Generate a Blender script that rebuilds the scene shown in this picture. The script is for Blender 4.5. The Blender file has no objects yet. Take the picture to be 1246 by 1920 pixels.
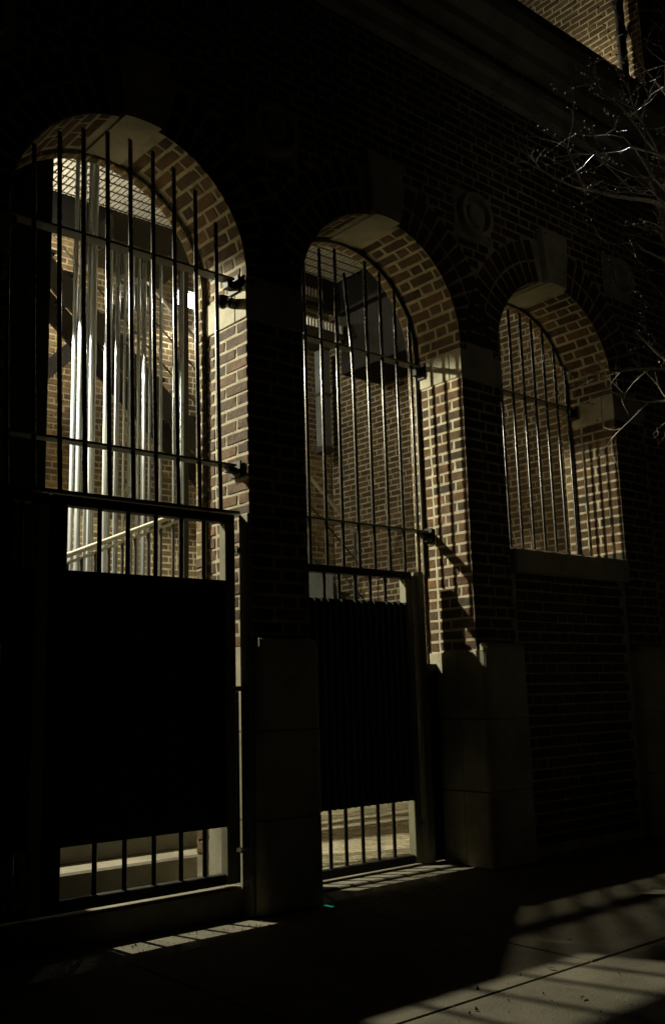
import bpy, math, random
from mathutils import Vector, Matrix
random.seed(7)
R = math.radians
SC = bpy.context.scene
COL = SC.collection

# ------------------------------------------------------------------ camera
cam_data = bpy.data.cameras.new('camera')
cam = bpy.data.objects.new('camera', cam_data); COL.objects.link(cam)
YAW, PIT, ROL = 0.709, 0.1853, -0.0282
fw = Vector((math.sin(YAW)*math.cos(PIT), math.cos(YAW)*math.cos(PIT), math.sin(PIT)))
rt = Vector((math.cos(YAW), -math.sin(YAW), 0)); up = rt.cross(fw)
rt2 = math.cos(ROL)*rt + math.sin(ROL)*up
up2 = -math.sin(ROL)*rt + math.cos(ROL)*up
M = Matrix((rt2, up2, -fw)).transposed().to_4x4()
M.translation = Vector((-2.969, -4.129, 1.027))
cam.matrix_world = M
cam_data.sensor_fit = 'VERTICAL'; cam_data.sensor_height = 36.0
cam_data.lens = 36.0*1854.0/1920.0
cam_data.clip_start = 0.05; cam_data.clip_end = 500
SC.camera = cam

# ------------------------------------------------------------------ night sky
world = bpy.data.worlds.new('World'); SC.world = world; world.use_nodes = True
nt = world.node_tree; nt.nodes.clear()
sky = nt.nodes.new('ShaderNodeTexSky'); sky.sky_type = 'NISHITA'; sky.sun_disc = False
sky.sun_elevation = R(-7.0); sky.sun_rotation = R(200)
bg = nt.nodes.new('ShaderNodeBackground'); bg.inputs[1].default_value = 0.0012
wo = nt.nodes.new('ShaderNodeOutputWorld')
nt.links.new(sky.outputs[0], bg.inputs[0]); nt.links.new(bg.outputs[0], wo.inputs[0])
# faint fill sun added to lift the dark street front
fill_sun = bpy.data.lights.new('front_fill', 'SUN'); fill_sun.energy = 0.0004; fill_sun.angle = R(12); fill_sun.color = (1.0, 0.97, 0.86)
mo = bpy.data.objects.new('front_fill', fill_sun); COL.objects.link(mo)
mo.rotation_euler = Vector((0.55, 0.8, -0.62)).to_track_quat('-Z', 'Y').to_euler()

SC.view_settings.view_transform = 'Standard'; SC.view_settings.look = 'None'
SC.view_settings.exposure = 0.0; SC.view_settings.gamma = 1.0
SC.view_settings.use_curve_mapping = False
SC.render.engine = 'CYCLES'
SC.cycles.use_denoising = True
SC.cycles.max_bounces = 6; SC.cycles.diffuse_bounces = 2; SC.cycles.glossy_bounces = 3
SC.cycles.sample_clamp_indirect = 4.0
SC.cycles.caustics_reflective = False; SC.cycles.caustics_refractive = False

# ------------------------------------------------------------------ materials
def N(nt, kind, **kw):
    n = nt.nodes.new('ShaderNode'+kind)
    for k, v in kw.items(): setattr(n, k, v)
    return n

def base_mat(name):
    m = bpy.data.materials.new(name); m.use_nodes = True
    nt = m.node_tree; b = nt.nodes['Principled BSDF']
    return m, nt, b

def surface(name, c1, c2, scale=8.0, rough=0.85, bump=0.3, bscale=60.0, bdist=0.004, metal=0.0, detail=6.0, spec=0.4, c3=None):
    m, nt, b = base_mat(name)
    tc = N(nt, 'NewGeometry')
    n1 = N(nt, 'TexNoise'); n1.inputs['Scale'].default_value = scale; n1.inputs['Detail'].default_value = detail
    n1.inputs['Roughness'].default_value = 0.65
    nt.links.new(tc.outputs['Position'], n1.inputs['Vector'])
    r = N(nt, 'ValToRGB'); r.color_ramp.elements[0].color = (*c1, 1); r.color_ramp.elements[1].color = (*c2, 1)
    r.color_ramp.elements[0].position = 0.32; r.color_ramp.elements[1].position = 0.68
    if c3:
        e = r.color_ramp.elements.new(0.5); e.color = (*c3, 1)
    nt.links.new(n1.outputs[0], r.inputs[0]); nt.links.new(r.outputs[0], b.inputs['Base Color'])
    n2 = N(nt, 'TexNoise'); n2.inputs['Scale'].default_value = bscale; n2.inputs['Detail'].default_value = 5
    nt.links.new(tc.outputs['Position'], n2.inputs['Vector'])
    bp = N(nt, 'Bump'); bp.inputs['Strength'].default_value = bump; bp.inputs['Distance'].default_value = bdist
    nt.links.new(n2.outputs[0], bp.inputs['Height']); nt.links.new(bp.outputs[0], b.inputs['Normal'])
    mr = N(nt, 'MapRange'); mr.inputs[3].default_value = max(0.05, rough-0.1); mr.inputs[4].default_value = min(1, rough+0.1)
    nt.links.new(n1.outputs[0], mr.inputs[0]); nt.links.new(mr.outputs[0], b.inputs['Roughness'])
    b.inputs['Metallic'].default_value = metal
    b.inputs['Specular IOR Level'].default_value = spec
    return m

def brick_mat(name, cols):
    m, nt, b = base_mat(name)
    geo = N(nt, 'NewGeometry'); oi = N(nt, 'ObjectInfo')
    ad = N(nt, 'Math', operation='ADD'); fr = N(nt, 'Math', operation='FRACT')
    nt.links.new(geo.outputs['Random Per Island'], ad.inputs[0]); nt.links.new(oi.outputs['Random'], ad.inputs[1])
    nt.links.new(ad.outputs[0], fr.inputs[0])
    r = N(nt, 'ValToRGB'); r.color_ramp.interpolation = 'LINEAR'
    cr = r.color_ramp
    while len(cr.elements) < len(cols): cr.elements.new(0.5)
    for i, c in enumerate(cols):
        cr.elements[i].position = i/(len(cols)-1); cr.elements[i].color = (*c, 1)
    nt.links.new(fr.outputs[0], r.inputs[0])
    n1 = N(nt, 'TexNoise'); n1.inputs['Scale'].default_value = 22; n1.inputs['Detail'].default_value = 8; n1.inputs['Roughness'].default_value = 0.7
    nt.links.new(geo.outputs['Position'], n1.inputs['Vector'])
    mr = N(nt, 'MapRange'); mr.inputs[1].default_value = 0.3; mr.inputs[2].default_value = 0.7; mr.inputs[3].default_value = 0.55; mr.inputs[4].default_value = 1.45
    nt.links.new(n1.outputs[0], mr.inputs[0])
    mx = N(nt, 'Mix', data_type='RGBA', blend_type='MULTIPLY'); mx.inputs[0].default_value = 1.0
    ns = N(nt, 'TexNoise'); ns.inputs['Scale'].default_value = 1.7; ns.inputs['Detail'].default_value = 4
    nt.links.new(geo.outputs['Position'], ns.inputs['Vector'])
    ms = N(nt, 'MapRange'); ms.inputs[1].default_value = 0.35; ms.inputs[2].default_value = 0.65; ms.inputs[3].default_value = 0.6; ms.inputs[4].default_value = 1.2
    nt.links.new(ns.outputs[0], ms.inputs[0])
    mm = N(nt, 'Math', operation='MULTIPLY'); nt.links.new(mr.outputs[0], mm.inputs[0]); nt.links.new(ms.outputs[0], mm.inputs[1])
    nt.links.new(r.outputs[0], mx.inputs[6]); nt.links.new(mm.outputs[0], mx.inputs[7])
    nt.links.new(mx.outputs[2], b.inputs['Base Color'])
    n2 = N(nt, 'TexNoise'); n2.inputs['Scale'].default_value = 95; n2.inputs['Detail'].default_value = 6; n2.inputs['Roughness'].default_value = 0.7
    nt.links.new(geo.outputs['Position'], n2.inputs['Vector'])
    n3 = N(nt, 'TexNoise'); n3.inputs['Scale'].default_value = 24; n3.inputs['Detail'].default_value = 3
    nt.links.new(geo.outputs['Position'], n3.inputs['Vector'])
    am = N(nt, 'Math', operation='ADD'); nt.links.new(n2.outputs[0], am.inputs[0]); nt.links.new(n3.outputs[0], am.inputs[1])
    bp = N(nt, 'Bump'); bp.inputs['Strength'].default_value = 0.65; bp.inputs['Distance'].default_value = 0.006
    nt.links.new(am.outputs[0], bp.inputs['Height']); nt.links.new(bp.outputs[0], b.inputs['Normal'])
    b.inputs['Roughness'].default_value = 0.88; b.inputs['Specular IOR Level'].default_value = 0.25
    return m

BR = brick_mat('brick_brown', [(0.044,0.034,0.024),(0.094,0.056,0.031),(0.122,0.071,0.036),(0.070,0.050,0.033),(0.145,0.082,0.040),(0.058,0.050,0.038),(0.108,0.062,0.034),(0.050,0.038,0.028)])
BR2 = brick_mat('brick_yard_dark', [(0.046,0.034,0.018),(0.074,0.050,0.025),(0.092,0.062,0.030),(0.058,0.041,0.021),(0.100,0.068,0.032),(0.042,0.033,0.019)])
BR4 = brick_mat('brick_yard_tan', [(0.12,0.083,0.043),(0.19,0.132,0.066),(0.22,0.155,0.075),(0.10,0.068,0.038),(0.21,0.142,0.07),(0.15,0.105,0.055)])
BR3 = surface('sooty_render', (0.03,0.025,0.02), (0.06,0.05,0.04), 9, 0.9, 0.5, 60, 0.006)
MORT = surface('mortar_lime', (0.25,0.23,0.16), (0.50,0.455,0.33), 9, 0.95, 0.6, 120, 0.004)
MORT2 = surface('mortar_dimmed', (0.15,0.136,0.095), (0.33,0.30,0.215), 7, 0.95, 0.6, 120, 0.004)  # darker copy of the lime mortar; with the dark brick it dims the cross wall
STONE = surface('limestone', (0.24,0.225,0.165), (0.50,0.47,0.36), 3.2, 0.85, 0.45, 90, 0.003, 0.0, 10, 0.3, (0.40,0.375,0.285))
WALK = surface('pavement_concrete', (0.07,0.064,0.046), (0.20,0.182,0.135), 2.2, 0.9, 0.8, 110, 0.005, 0.0, 12)
CONC = surface('concrete_steps', (0.14,0.128,0.098), (0.26,0.24,0.185), 3.5, 0.9, 0.45, 140, 0.003)
FLOORM = surface('yard_floor', (0.16,0.14,0.09), (0.50,0.45,0.31), 6.0, 0.85, 1.0, 22, 0.03, 0.0, 8)
ASPH = surface('asphalt', (0.035,0.035,0.034), (0.065,0.063,0.058), 6, 0.92, 0.6, 180, 0.004)
BLACK = surface('black_gloss_paint', (0.010,0.010,0.010), (0.022,0.021,0.019), 20, 0.27, 0.12, 30, 0.002, 0.0, 4, 0.6)
BLACKM = surface('black_matt_paint', (0.008,0.008,0.008), (0.018,0.018,0.016), 12, 0.6, 0.15, 60, 0.002, 0.0, 4, 0.3)
RAILP = surface('dull_grey_paint', (0.07,0.07,0.055), (0.12,0.118,0.095), 9, 0.5, 0.2, 50, 0.002, 0.0, 5, 0.4)
POSTP = surface('grey_green_paint', (0.16,0.16,0.11), (0.26,0.25,0.18), 7, 0.55, 0.2, 50, 0.002, 0.0, 5, 0.4)
PIPE = surface('galvanised_pipe', (0.36,0.41,0.46), (0.44,0.49,0.54), 3, 0.30, 0.0, 40, 0.001, 0.65, 3, 0.5)
GALV = surface('galvanised_flat', (0.38,0.36,0.30), (0.55,0.53,0.45), 9, 0.5, 0.1, 60, 0.001, 0.3)
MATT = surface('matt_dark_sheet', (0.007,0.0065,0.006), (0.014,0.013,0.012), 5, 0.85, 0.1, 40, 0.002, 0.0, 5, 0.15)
DARKST = surface('dark_steel', (0.022,0.020,0.017), (0.045,0.040,0.033), 9, 0.55, 0.15, 60, 0.002, 0.0)
GREYP = surface('grey_enamel', (0.09,0.10,0.10), (0.15,0.16,0.155), 5, 0.5, 0.1, 50, 0.001)
GREENP = surface('dark_green_sheet', (0.010,0.028,0.026), (0.022,0.050,0.046), 14, 0.5, 0.2, 70, 0.002)
BARK = surface('pale_bark', (0.18,0.165,0.13), (0.40,0.37,0.31), 18, 0.35, 0.2, 120, 0.001, 0.0, 6, 0.7)
BUD = surface('bud_scale', (0.10,0.075,0.045), (0.22,0.17,0.10), 40, 0.7, 0.2, 120, 0.001)
GRASSM = surface('grass_blade', (0.02,0.035,0.012), (0.05,0.075,0.025), 30, 0.6, 0.1, 60, 0.001)
LEAFM = surface('dry_leaf', (0.06,0.04,0.02), (0.13,0.09,0.045), 30, 0.8, 0.2, 60, 0.001)
LEDHOUS = surface('lamp_housing', (0.03,0.03,0.03), (0.05,0.05,0.048), 20, 0.5, 0.1, 50, 0.001)
CHROME = surface('worn_chrome', (0.5,0.5,0.48), (0.7,0.7,0.66), 20, 0.25, 0.05, 50, 0.001, 0.9)

def emit(name, col, s):
    m, nt, b = base_mat(name)
    b.inputs['Base Color'].default_value = (*col, 1)
    b.inputs['Emission Color'].default_value = (*col, 1); b.inputs['Emission Strength'].default_value = s
    n = N(nt, 'TexNoise'); n.inputs['Scale'].default_value = 60
    mr = N(nt, 'MapRange'); mr.inputs[3].default_value = s*0.9; mr.inputs[4].default_value = s*1.1
    nt.links.new(n.outputs[0], mr.inputs[0]); nt.links.new(mr.outputs[0], b.inputs['Emission Strength'])
    return m
LEDW = emit('led_lens_white', (1.0, 0.97, 0.88), 30.0)
LEDS = emit('led_lens_soft', (1.0, 0.93, 0.78), 2.5)
LEDG = emit('led_green', (0.02, 0.55, 0.36), 0.22)

# ------------------------------------------------------------------ helpers
ORG = {}
def put(o, world_loc, parent=None):
    COL.objects.link(o)
    w = Vector(world_loc); ORG[o.name] = w
    if parent is not None:
        o.parent = parent; o.location = w - ORG[parent.name]
    else:
        o.location = w
    return o

def tag(o, label=None, cat=None, group=None, kind=None):
    if label: o['label'] = label
    if cat: o['category'] = cat
    if group: o['group'] = group
    if kind: o['kind'] = kind
    return o

def thing(name, loc, label, cat, group=None):
    o = bpy.data.objects.new(name, None); o.empty_display_size = 0.1
    put(o, loc); tag(o, label, cat, group)
    return o

class MB:
    def __init__(s): s.v = []; s.f = []; s.smooth = []
    def add(s, vs, fs, smooth=False):
        b = len(s.v); s.v += [Vector(v) for v in vs]
        for f in fs: s.f.append([b+i for i in f]); s.smooth.append(smooth)
        return s
    def box(s, x0, x1, y0, y1, z0, z1, bev=0.0):
        if bev <= 0:
            vs = [(x0,y0,z0),(x1,y0,z0),(x1,y1,z0),(x0,y1,z0),(x0,y0,z1),(x1,y0,z1),(x1,y1,z1),(x0,y1,z1)]
            return s.add(vs, [(0,3,2,1),(4,5,6,7),(0,1,5,4),(1,2,6,5),(2,3,7,6),(3,0,4,7)])
        b = bev; vs = []; ids = {}
        X = (x0,x1); Y = (y0,y1); Z = (z0,z1)
        for i in (0,1):
            for j in (0,1):
                for k in (0,1):
                    sx = 1-2*i; sy = 1-2*j; sz = 1-2*k
                    ids[(i,j,k)] = len(vs)
                    vs.append((X[i], Y[j]+sy*b, Z[k]+sz*b)); vs.append((X[i]+sx*b, Y[j], Z[k]+sz*b)); vs.append((X[i]+sx*b, Y[j]+sy*b, Z[k]))
        I = lambda i,j,k,a: ids[(i,j,k)]+a
        fs = []
        for i in (0,1):
            q = [I(i,0,0,0),I(i,1,0,0),I(i,1,1,0),I(i,0,1,0)]; fs.append(q if i else q[::-1])
        for j in (0,1):
            q = [I(0,j,0,1),I(0,j,1,1),I(1,j,1,1),I(1,j,0,1)]; fs.append(q if j else q[::-1])
        for k in (0,1):
            q = [I(0,0,k,2),I(1,0,k,2),I(1,1,k,2),I(0,1,k,2)]; fs.append(q if k else q[::-1])
        for i in (0,1):
            for j in (0,1): fs.append([I(i,j,0,0),I(i,j,1,0),I(i,j,1,1),I(i,j,0,1)] if (i ^ j) else [I(i,j,0,1),I(i,j,1,1),I(i,j,1,0),I(i,j,0,0)])
            for k in (0,1): fs.append([I(i,0,k,0),I(i,0,k,2),I(i,1,k,2),I(i,1,k,0)] if (i ^ k) else [I(i,0,k,2),I(i,0,k,0),I(i,1,k,0),I(i,1,k,2)])
        for j in (0,1):
            for k in (0,1): fs.append([I(0,j,k,1),I(1,j,k,1),I(1,j,k,2),I(0,j,k,2)])
        for i in (0,1):
            for j in (0,1):
                for k in (0,1):
                    t = [I(i,j,k,0),I(i,j,k,1),I(i,j,k,2)]; fs.append(t if (i+j+k) % 2 else t[::-1])
        return s.add(vs, fs)
    def bar(s, a, b, w, h, upv=(0,0,1)):
        """rectangular bar from a to b: w sideways, h along upv"""
        a = Vector(a); b = Vector(b); d = (b-a).normalized(); u = Vector(upv)
        sd = d.cross(u).normalized(); u = sd.cross(d).normalized()
        vs = []
        for p in (a, b):
            for su, sv in ((-1,-1),(1,-1),(1,1),(-1,1)): vs.append(p + sd*su*w/2 + u*sv*h/2)
        return s.add(vs, [(0,1,2,3)[::-1],(4,5,6,7),(0,1,5,4),(1,2,6,5),(2,3,7,6),(3,0,4,7)])
    def tube(s, pts, rad, n=10, caps=True):
        pts = [Vector(p) for p in pts]; m = len(pts)
        if not isinstance(rad, (list, tuple)): rad = [rad]*m
        vs = []; prev = None
        for i, p in enumerate(pts):
            d = (pts[min(i+1,m-1)] - pts[max(i-1,0)]).normalized()
            if prev is None:
                a = Vector((0,0,1)) if abs(d.z) < 0.9 else Vector((1,0,0))
                u = d.cross(a).normalized()
            else:
                u = (prev - d*prev.dot(d)).normalized()
            prev = u; w = d.cross(u)
            for k in range(n):
                t = 2*math.pi*k/n; vs.append(p + (u*math.cos(t) + w*math.sin(t))*rad[i])
        fs = []
        for i in range(m-1):
            for k in range(n): fs.append((i*n+k, i*n+(k+1)%n, (i+1)*n+(k+1)%n, (i+1)*n+k))
        s.add(vs, fs, True)
        if caps:
            s.add(vs[:n], [tuple(range(n))[::-1]]); s.add(vs[-n:], [tuple(range(n))])
        return s
    def prism(s, poly, axis, a0, a1):
        """extrude polygon of 2-D points along axis ('x','y' or 'z')"""
        n = len(poly)
        def P(p, a):
            return {'x': (a,p[0],p[1]), 'y': (p[0],a,p[1]), 'z': (p[0],p[1],a)}[axis]
        vs = [P(p,a0) for p in poly] + [P(p,a1) for p in poly]
        fs = [tuple(range(n)), tuple(range(n,2*n))[::-1]] + [(i,i+n,(i+1)%n+n,(i+1)%n) for i in range(n)]
        return s.add(vs, fs)
    def mesh(s, name, mat, centre):
        me = bpy.data.meshes.new(name)
        me.from_pydata([tuple(v-centre) for v in s.v], [], s.f)
        me.polygons.foreach_set('use_smooth', s.smooth)
        if mat: me.materials.append(mat)
        me.update()
        return me
    def build(s, name, mat, parent=None, **kw):
        lo = Vector((min(v.x for v in s.v), min(v.y for v in s.v), min(v.z for v in s.v)))
        hi = Vector((max(v.x for v in s.v), max(v.y for v in s.v), max(v.z for v in s.v)))
        c = (lo+hi)/2
        o = bpy.data.objects.new(name, s.mesh(name, mat, c)); put(o, c, parent); tag(o, **kw)
        return o

def recalc(o):
    import bmesh
    bm = bmesh.new(); bm.from_mesh(o.data); bmesh.ops.recalc_face_normals(bm, faces=bm.faces[:]); bm.to_mesh(o.data); bm.free()

# projection into the photograph, used only to choose which bricks are built singly
def px(p):
    d = Vector(p) - M.translation
    z = d.dot(fw)
    if z <= 0: return (-9999, -9999)
    return (623 + 1854*d.dot(rt2)/z, 960 - 1854*d.dot(up2)/z)

# ---- bricks
CO = 0.068; JT = 0.0125
def brick_template(L, H, D, rnd):
    c = 0.004
    j = lambda a=0.0042: rnd.uniform(-a, a)
    vs = []
    for sx, sz in ((-1,-1),(1,-1),(1,1),(-1,1)): vs.append(Vector((sx*L/2, D, sz*H/2)))
    for sx, sz in ((-1,-1),(1,-1),(1,1),(-1,1)): vs.append(Vector((sx*(L/2+j()), 0.007, sz*(H/2+j(0.003)))))
    for sx, sz in ((-1,-1),(1,-1),(1,1),(-1,1)): vs.append(Vector((sx*(L/2-c+j()), j(0.002), sz*(H/2-c+j(0.003)))))
    fs = []
    for a in (0, 4):
        for k in range(4): fs.append((a+k, a+(k+1)%4, a+4+(k+1)%4, a+4+k))
    fs.append((8,9,10,11))
    return vs, fs
_bm = {}
_rb = random.Random(3)
def brick_mesh(L, H, D, mat):
    key = (round(L*100), round(H*500), round(D*100), mat.name)
    if key not in _bm:
        lst = []
        for k in range(5):
            vs, fs = brick_template(L, H, D, _rb)
            me = bpy.data.meshes.new('brick'); me.from_pydata([tuple(v) for v in vs], [], fs); me.materials.append(mat); me.update()
            lst.append(me)
        _bm[key] = lst
    return _rb.choice(_bm[key])

def lay(bricks, parent, mat, limit, score, rest_name='brickwork', rest_label=None):
    """bricks: (centre of face, X, Y inward, Z, L, H, D). The best-scored become objects, the rest one joined part."""
    sc = sorted(range(len(bricks)), key=lambda i: -score(bricks[i]))
    single = [i for i in sc[:limit] if score(bricks[i]) > 0]
    ss = set(single)
    for i in single:
        c, X, Y, Z, L, H, D = bricks[i]
        me = brick_mesh(L, H, D, mat)
        o = bpy.data.objects.new('brick', me)
        put(o, c, parent)
        o.rotation_euler = Matrix((X, Y, Z)).transposed().to_euler()
    mb = MB()
    for i, (c, X, Y, Z, L, H, D) in enumerate(bricks):
        if i in ss: continue
        vs, fs = brick_template(L, H, D, _rb)
        mb.add([c + X*v.x + Y*v.y + Z*v.z for v in vs], fs)
    if mb.v:
        o = mb.build(rest_name, mat, parent); tag(o, kind='stuff', label=rest_label)
    return len(single)

def bond_row(u0, u1, row, phase=0.0):
    """Flemish bond: pieces (ua, ub) between u0 and u1"""
    mod = 0.317
    s = -((row % 2)*mod/2) + phase
    k = math.floor((u0 - s)/mod) - 1
    out = []
    u = s + k*mod
    while u < u1:
        for ln in (0.2, 0.095):
            a, b = max(u, u0), min(u+ln, u1)
            if b - a > 0.035: out.append((a, b))
            u += ln + JT
    return out

def stretch_row(u0, u1, row):
    out = []; u = math.floor(u0/0.21)*0.21 - (row % 2)*0.105
    while u < u1:
        a, b = max(u, u0), min(u+0.199, u1)
        if b-a > 0.035: out.append((a, b))
        u += 0.21
    return out

# ================================================================== layout
S = 1.714; OPW = 1.324; RAD = OPW/2; PW = S-OPW
Z_IMB, Z_IMT, Z_PL = 3.06, 3.253, 1.292
ZC = Z_IMT+0.05                 # the arches are slightly stilted
DEP = 0.40                      # depth of the outer reveal
WX0, WX1 = -3.3, 4.36           # ends of the arcade wall
Z_TOP = 6.15
CX = [k*S - RAD for k in (0, 1, 2)]       # arch centres
PIERS = [(k*S, k*S+PW) for k in (-1, 0, 1, 2)]

# ---------------------------------------------------------------- ground
g = MB(); g.add([(-60,-60,-0.02),(60,-60,-0.02),(60,60,-0.02),(-60,60,-0.02)], [(0,1,2,3)])
g.build('ground', ASPH, kind='structure')
walk = bpy.data.objects.new('pavement', None); put(walk, (0,-2.5,0)); tag(walk, kind='structure')
rs = random.Random(5)
for i in range(-3, 7):
    for j in range(3):
        x0 = -1.75 + 1.28*i - 0.4; y1 = -0.34 - 1.32*j
        dz = rs.uniform(-0.003, 0.003)
        MB().box(x0, x0+1.273, y1-1.313, y1, -0.1, 0.0+dz, 0.004).build('paving_slab', WALK, walk)
MB().box(-6, 8, -0.335, 0.45, -0.1, -0.002, 0.0).build('apron', WALK, walk)
fl = MB().box(-1.3, 5.0, 0.452, 5.15, -0.1, -0.001); fl.build('yard_floor', FLOORM, kind='structure')

# ---------------------------------------------------------------- the arcade wall
arc = thing('brick_arcade', (0.2, 0.2, 0), 'long dark brick wall with three tall round-headed arches facing the street', 'wall')
NA = 40
def arch_core(mb, r, x_off, y0, y1, zc, zb, ztop, xl, xr, cx):
    """solid between xl..xr from zb to ztop with an arched opening of radius r about cx"""
    pts = [(cx+r*math.cos(t), zc+r*math.sin(t)) for t in [math.pi*i/NA for i in range(NA+1)]]   # right -> left
    top = []
    for i, p in enumerate(pts):
        top.append((xr + (xl-xr)*i/NA, ztop))
    for (ya, flip) in ((y0, False), (y1, True)):
        vs = [(p[0], ya, p[1]) for p in pts] + [(p[0], ya, p[1]) for p in top]
        fs = [(i, i+NA+1, i+NA+2, i+1) for i in range(NA)]
        vs += [(xr, ya, zc), (xl, ya, zc)]
        a, b = 2*NA+2, 2*NA+3
        fs += [(0, a, NA+1), (NA, 2*NA+1, b)]
        if flip: fs = [f[::-1] for f in fs]
        mb.add(vs, fs)
    mb.add([(p[0], y0, p[1]) for p in pts] + [(p[0], y1, p[1]) for p in pts], [(i, i+1, NA+2+i, NA+1+i) for i in range(NA)])

RC = 0.0025
core = MB()
for (a, b) in PIERS:
    core.box(a+RC, b-RC, RC, DEP, Z_PL-0.02, Z_IMB+0.02)
    core.box(a+RC, b-RC, RC, DEP, Z_IMB+0.021, ZC)
for k, cx in enumerate(CX):
    arch_core(core, RAD+RC, 0, RC, DEP, ZC, Z_IMT, Z_TOP-0.3, cx-S/2, cx+S/2, cx)
core.box(WX0, -S, RC, DEP, 0, Z_TOP-0.3)                     # blank wall to the left
core.box(CX[2]+S/2, WX1, RC, DEP, ZC, Z_TOP-0.3)          # to the right
core.box(2*S+PW, WX1, RC, DEP, 0, ZC-0.001)
core.build('mortar_core', MORT, arc)
core2 = MB()                                                 # inner order: set in by 7 cm behind the reveal
INS = 0.026; Y2a, Y2b = DEP+0.002, 0.468
for (a, b) in PIERS: core2.box(a-INS+RC, b+INS-RC, Y2a+RC, Y2b-RC, 0, ZC)
for cx in CX: arch_core(core2, RAD-INS+RC, 0, Y2a+RC, Y2b-RC, ZC+0.001, Z_IMT, Z_TOP-0.3, cx-S/2, cx+S/2, cx)
core2.box(WX0, -S-INS, Y2a+RC, Y2b-RC, 0, Z_TOP-0.3)
core2.box(2*S+PW+INS, WX1, Y2a+RC, Y2b-RC, 0, Z_IMT)
core2.box(CX[2]+S/2, WX1, Y2a+RC, Y2b-RC, Z_IMT+0.002, Z_TOP-0.3)
core2.build('mortar_core', MORT, arc)

B = []
VX, VY, VZ = Vector((1,0,0)), Vector((0,1,0)), Vector((0,0,1))
HB = CO-JT
def wall_x(c_x, y, z, L, inward=1):      # face towards -y
    return (Vector((c_x, y, z)), VX, VY, VZ, L, HB, 0.06)
def wall_mx(x, c_y, z, L):               # face towards -x
    return (Vector((x, c_y, z)), -VY, VX, VZ, L, HB, 0.06)
def wall_px(x, c_y, z, L):               # face towards +x
    return (Vector((x, c_y, z)), VY, -VX, VZ, L, HB, 0.06)
RING = 0.33
nrow = int((Z_TOP-0.3-Z_IMT)/CO)
# pier fronts and reveals below the impost
for (a, b) in PIERS:
    for r in range(26):
        z = Z_IMB - (r+0.5)*CO
        for u0, u1 in bond_row(a+0.004, b-0.004, r, a): B.append(wall_x((u0+u1)/2, 0.0, z, u1-u0))
        for u0, u1 in (((0.002,0.198),(0.2105,0.304),(0.3165,0.397)) if r % 2 else ((0.002,0.096),(0.1085,0.300),(0.3125,0.397))):
            B.append(wall_mx(a, (u0+u1)/2, z, u1-u0)); B.append(wall_px(b, (u0+u1)/2, z, u1-u0))
    for u0, u1 in ((0.002,0.198),(0.2105,0.304),(0.3165,0.397)):
        for w_ in (wall_mx(a, (u0+u1)/2, (Z_IMT+ZC)/2+0.002, u1-u0), wall_px(b, (u0+u1)/2, (Z_IMT+ZC)/2+0.002, u1-u0)):
            B.append(w_[:5] + (0.040, 0.06))
# front above the impost
for r in range(nrow):
    z = Z_IMT + (r+0.5)*CO
    holes = []
    for cx in CX:
        hz = max(0.0, z - ZC); ro = RAD+RING
        if hz < ro: w = math.sqrt(ro*ro-hz*hz); holes.append((cx-w, cx+w))
    if abs(z-4.24) < 0.17:
        for k in range(-1, 3): holes.append((k*S+PW/2-0.19, k*S+PW/2+0.19))
    holes.sort()
    u = WX0; iv = []
    for h0, h1 in holes:
        if h0 > u+0.03: iv.append((u, h0))
        u = max(u, h1)
    iv.append((u, WX1))
    for i0, i1 in iv:
        for u0, u1 in bond_row(i0, i1, r): B.append(wall_x((u0+u1)/2, 0.0, z, u1-u0))
for r in range(int(Z_IMT/CO)):
    z = Z_IMT - (r+0.5)*CO
    for u0, u1 in bond_row(WX0, -S-0.004, r): B.append(wall_x((u0+u1)/2, 0.0, z, u1-u0))
    for u0, u1 in bond_row(2*S+PW+0.004, WX1, r): B.append(wall_x((u0+u1)/2, 0.0, z, u1-u0))
    if 0 < z < 1.80:
        for u0, u1 in bond_row(S+PW+0.06, 2*S-0.06, r): B.append(wall_x((u0+u1)/2, 0.02, z, u1-u0))
# arch rings: soffit bricks and voussoirs
KEY = 0.16                      # half angle of the keystone
nc = 28
for cx in CX:
    for q in range(nc):
        t = (q+0.5)*math.pi/nc
        if abs(t-math.pi/2) < KEY+0.03: continue
        Y = Vector((math.cos(t), 0, math.sin(t))); Z = Vector((-math.sin(t), 0, math.cos(t))); X = Vector((0,-1,0))
        hh = RAD*math.pi/nc - JT
        for u0, u1 in bond_row(0.004, DEP-0.003, q, 0.05):
            B.append((Vector((cx, (u0+u1)/2, ZC)) + Y*RAD, X, Y, Z, u1-u0, hh, 0.06))
        # voussoir faces on the front (two rings)
        X2 = -Z
        for rr, lw in ((RAD+0.006, 0.155), (RAD+0.172, 0.15)):
            rm = rr + lw/2
            B.append((Vector((cx, 0, ZC)) + Y*rm, Y, VY, Y.cross(VY), lw, rm*math.pi/nc - JT, 0.06))
BI = []
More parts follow.
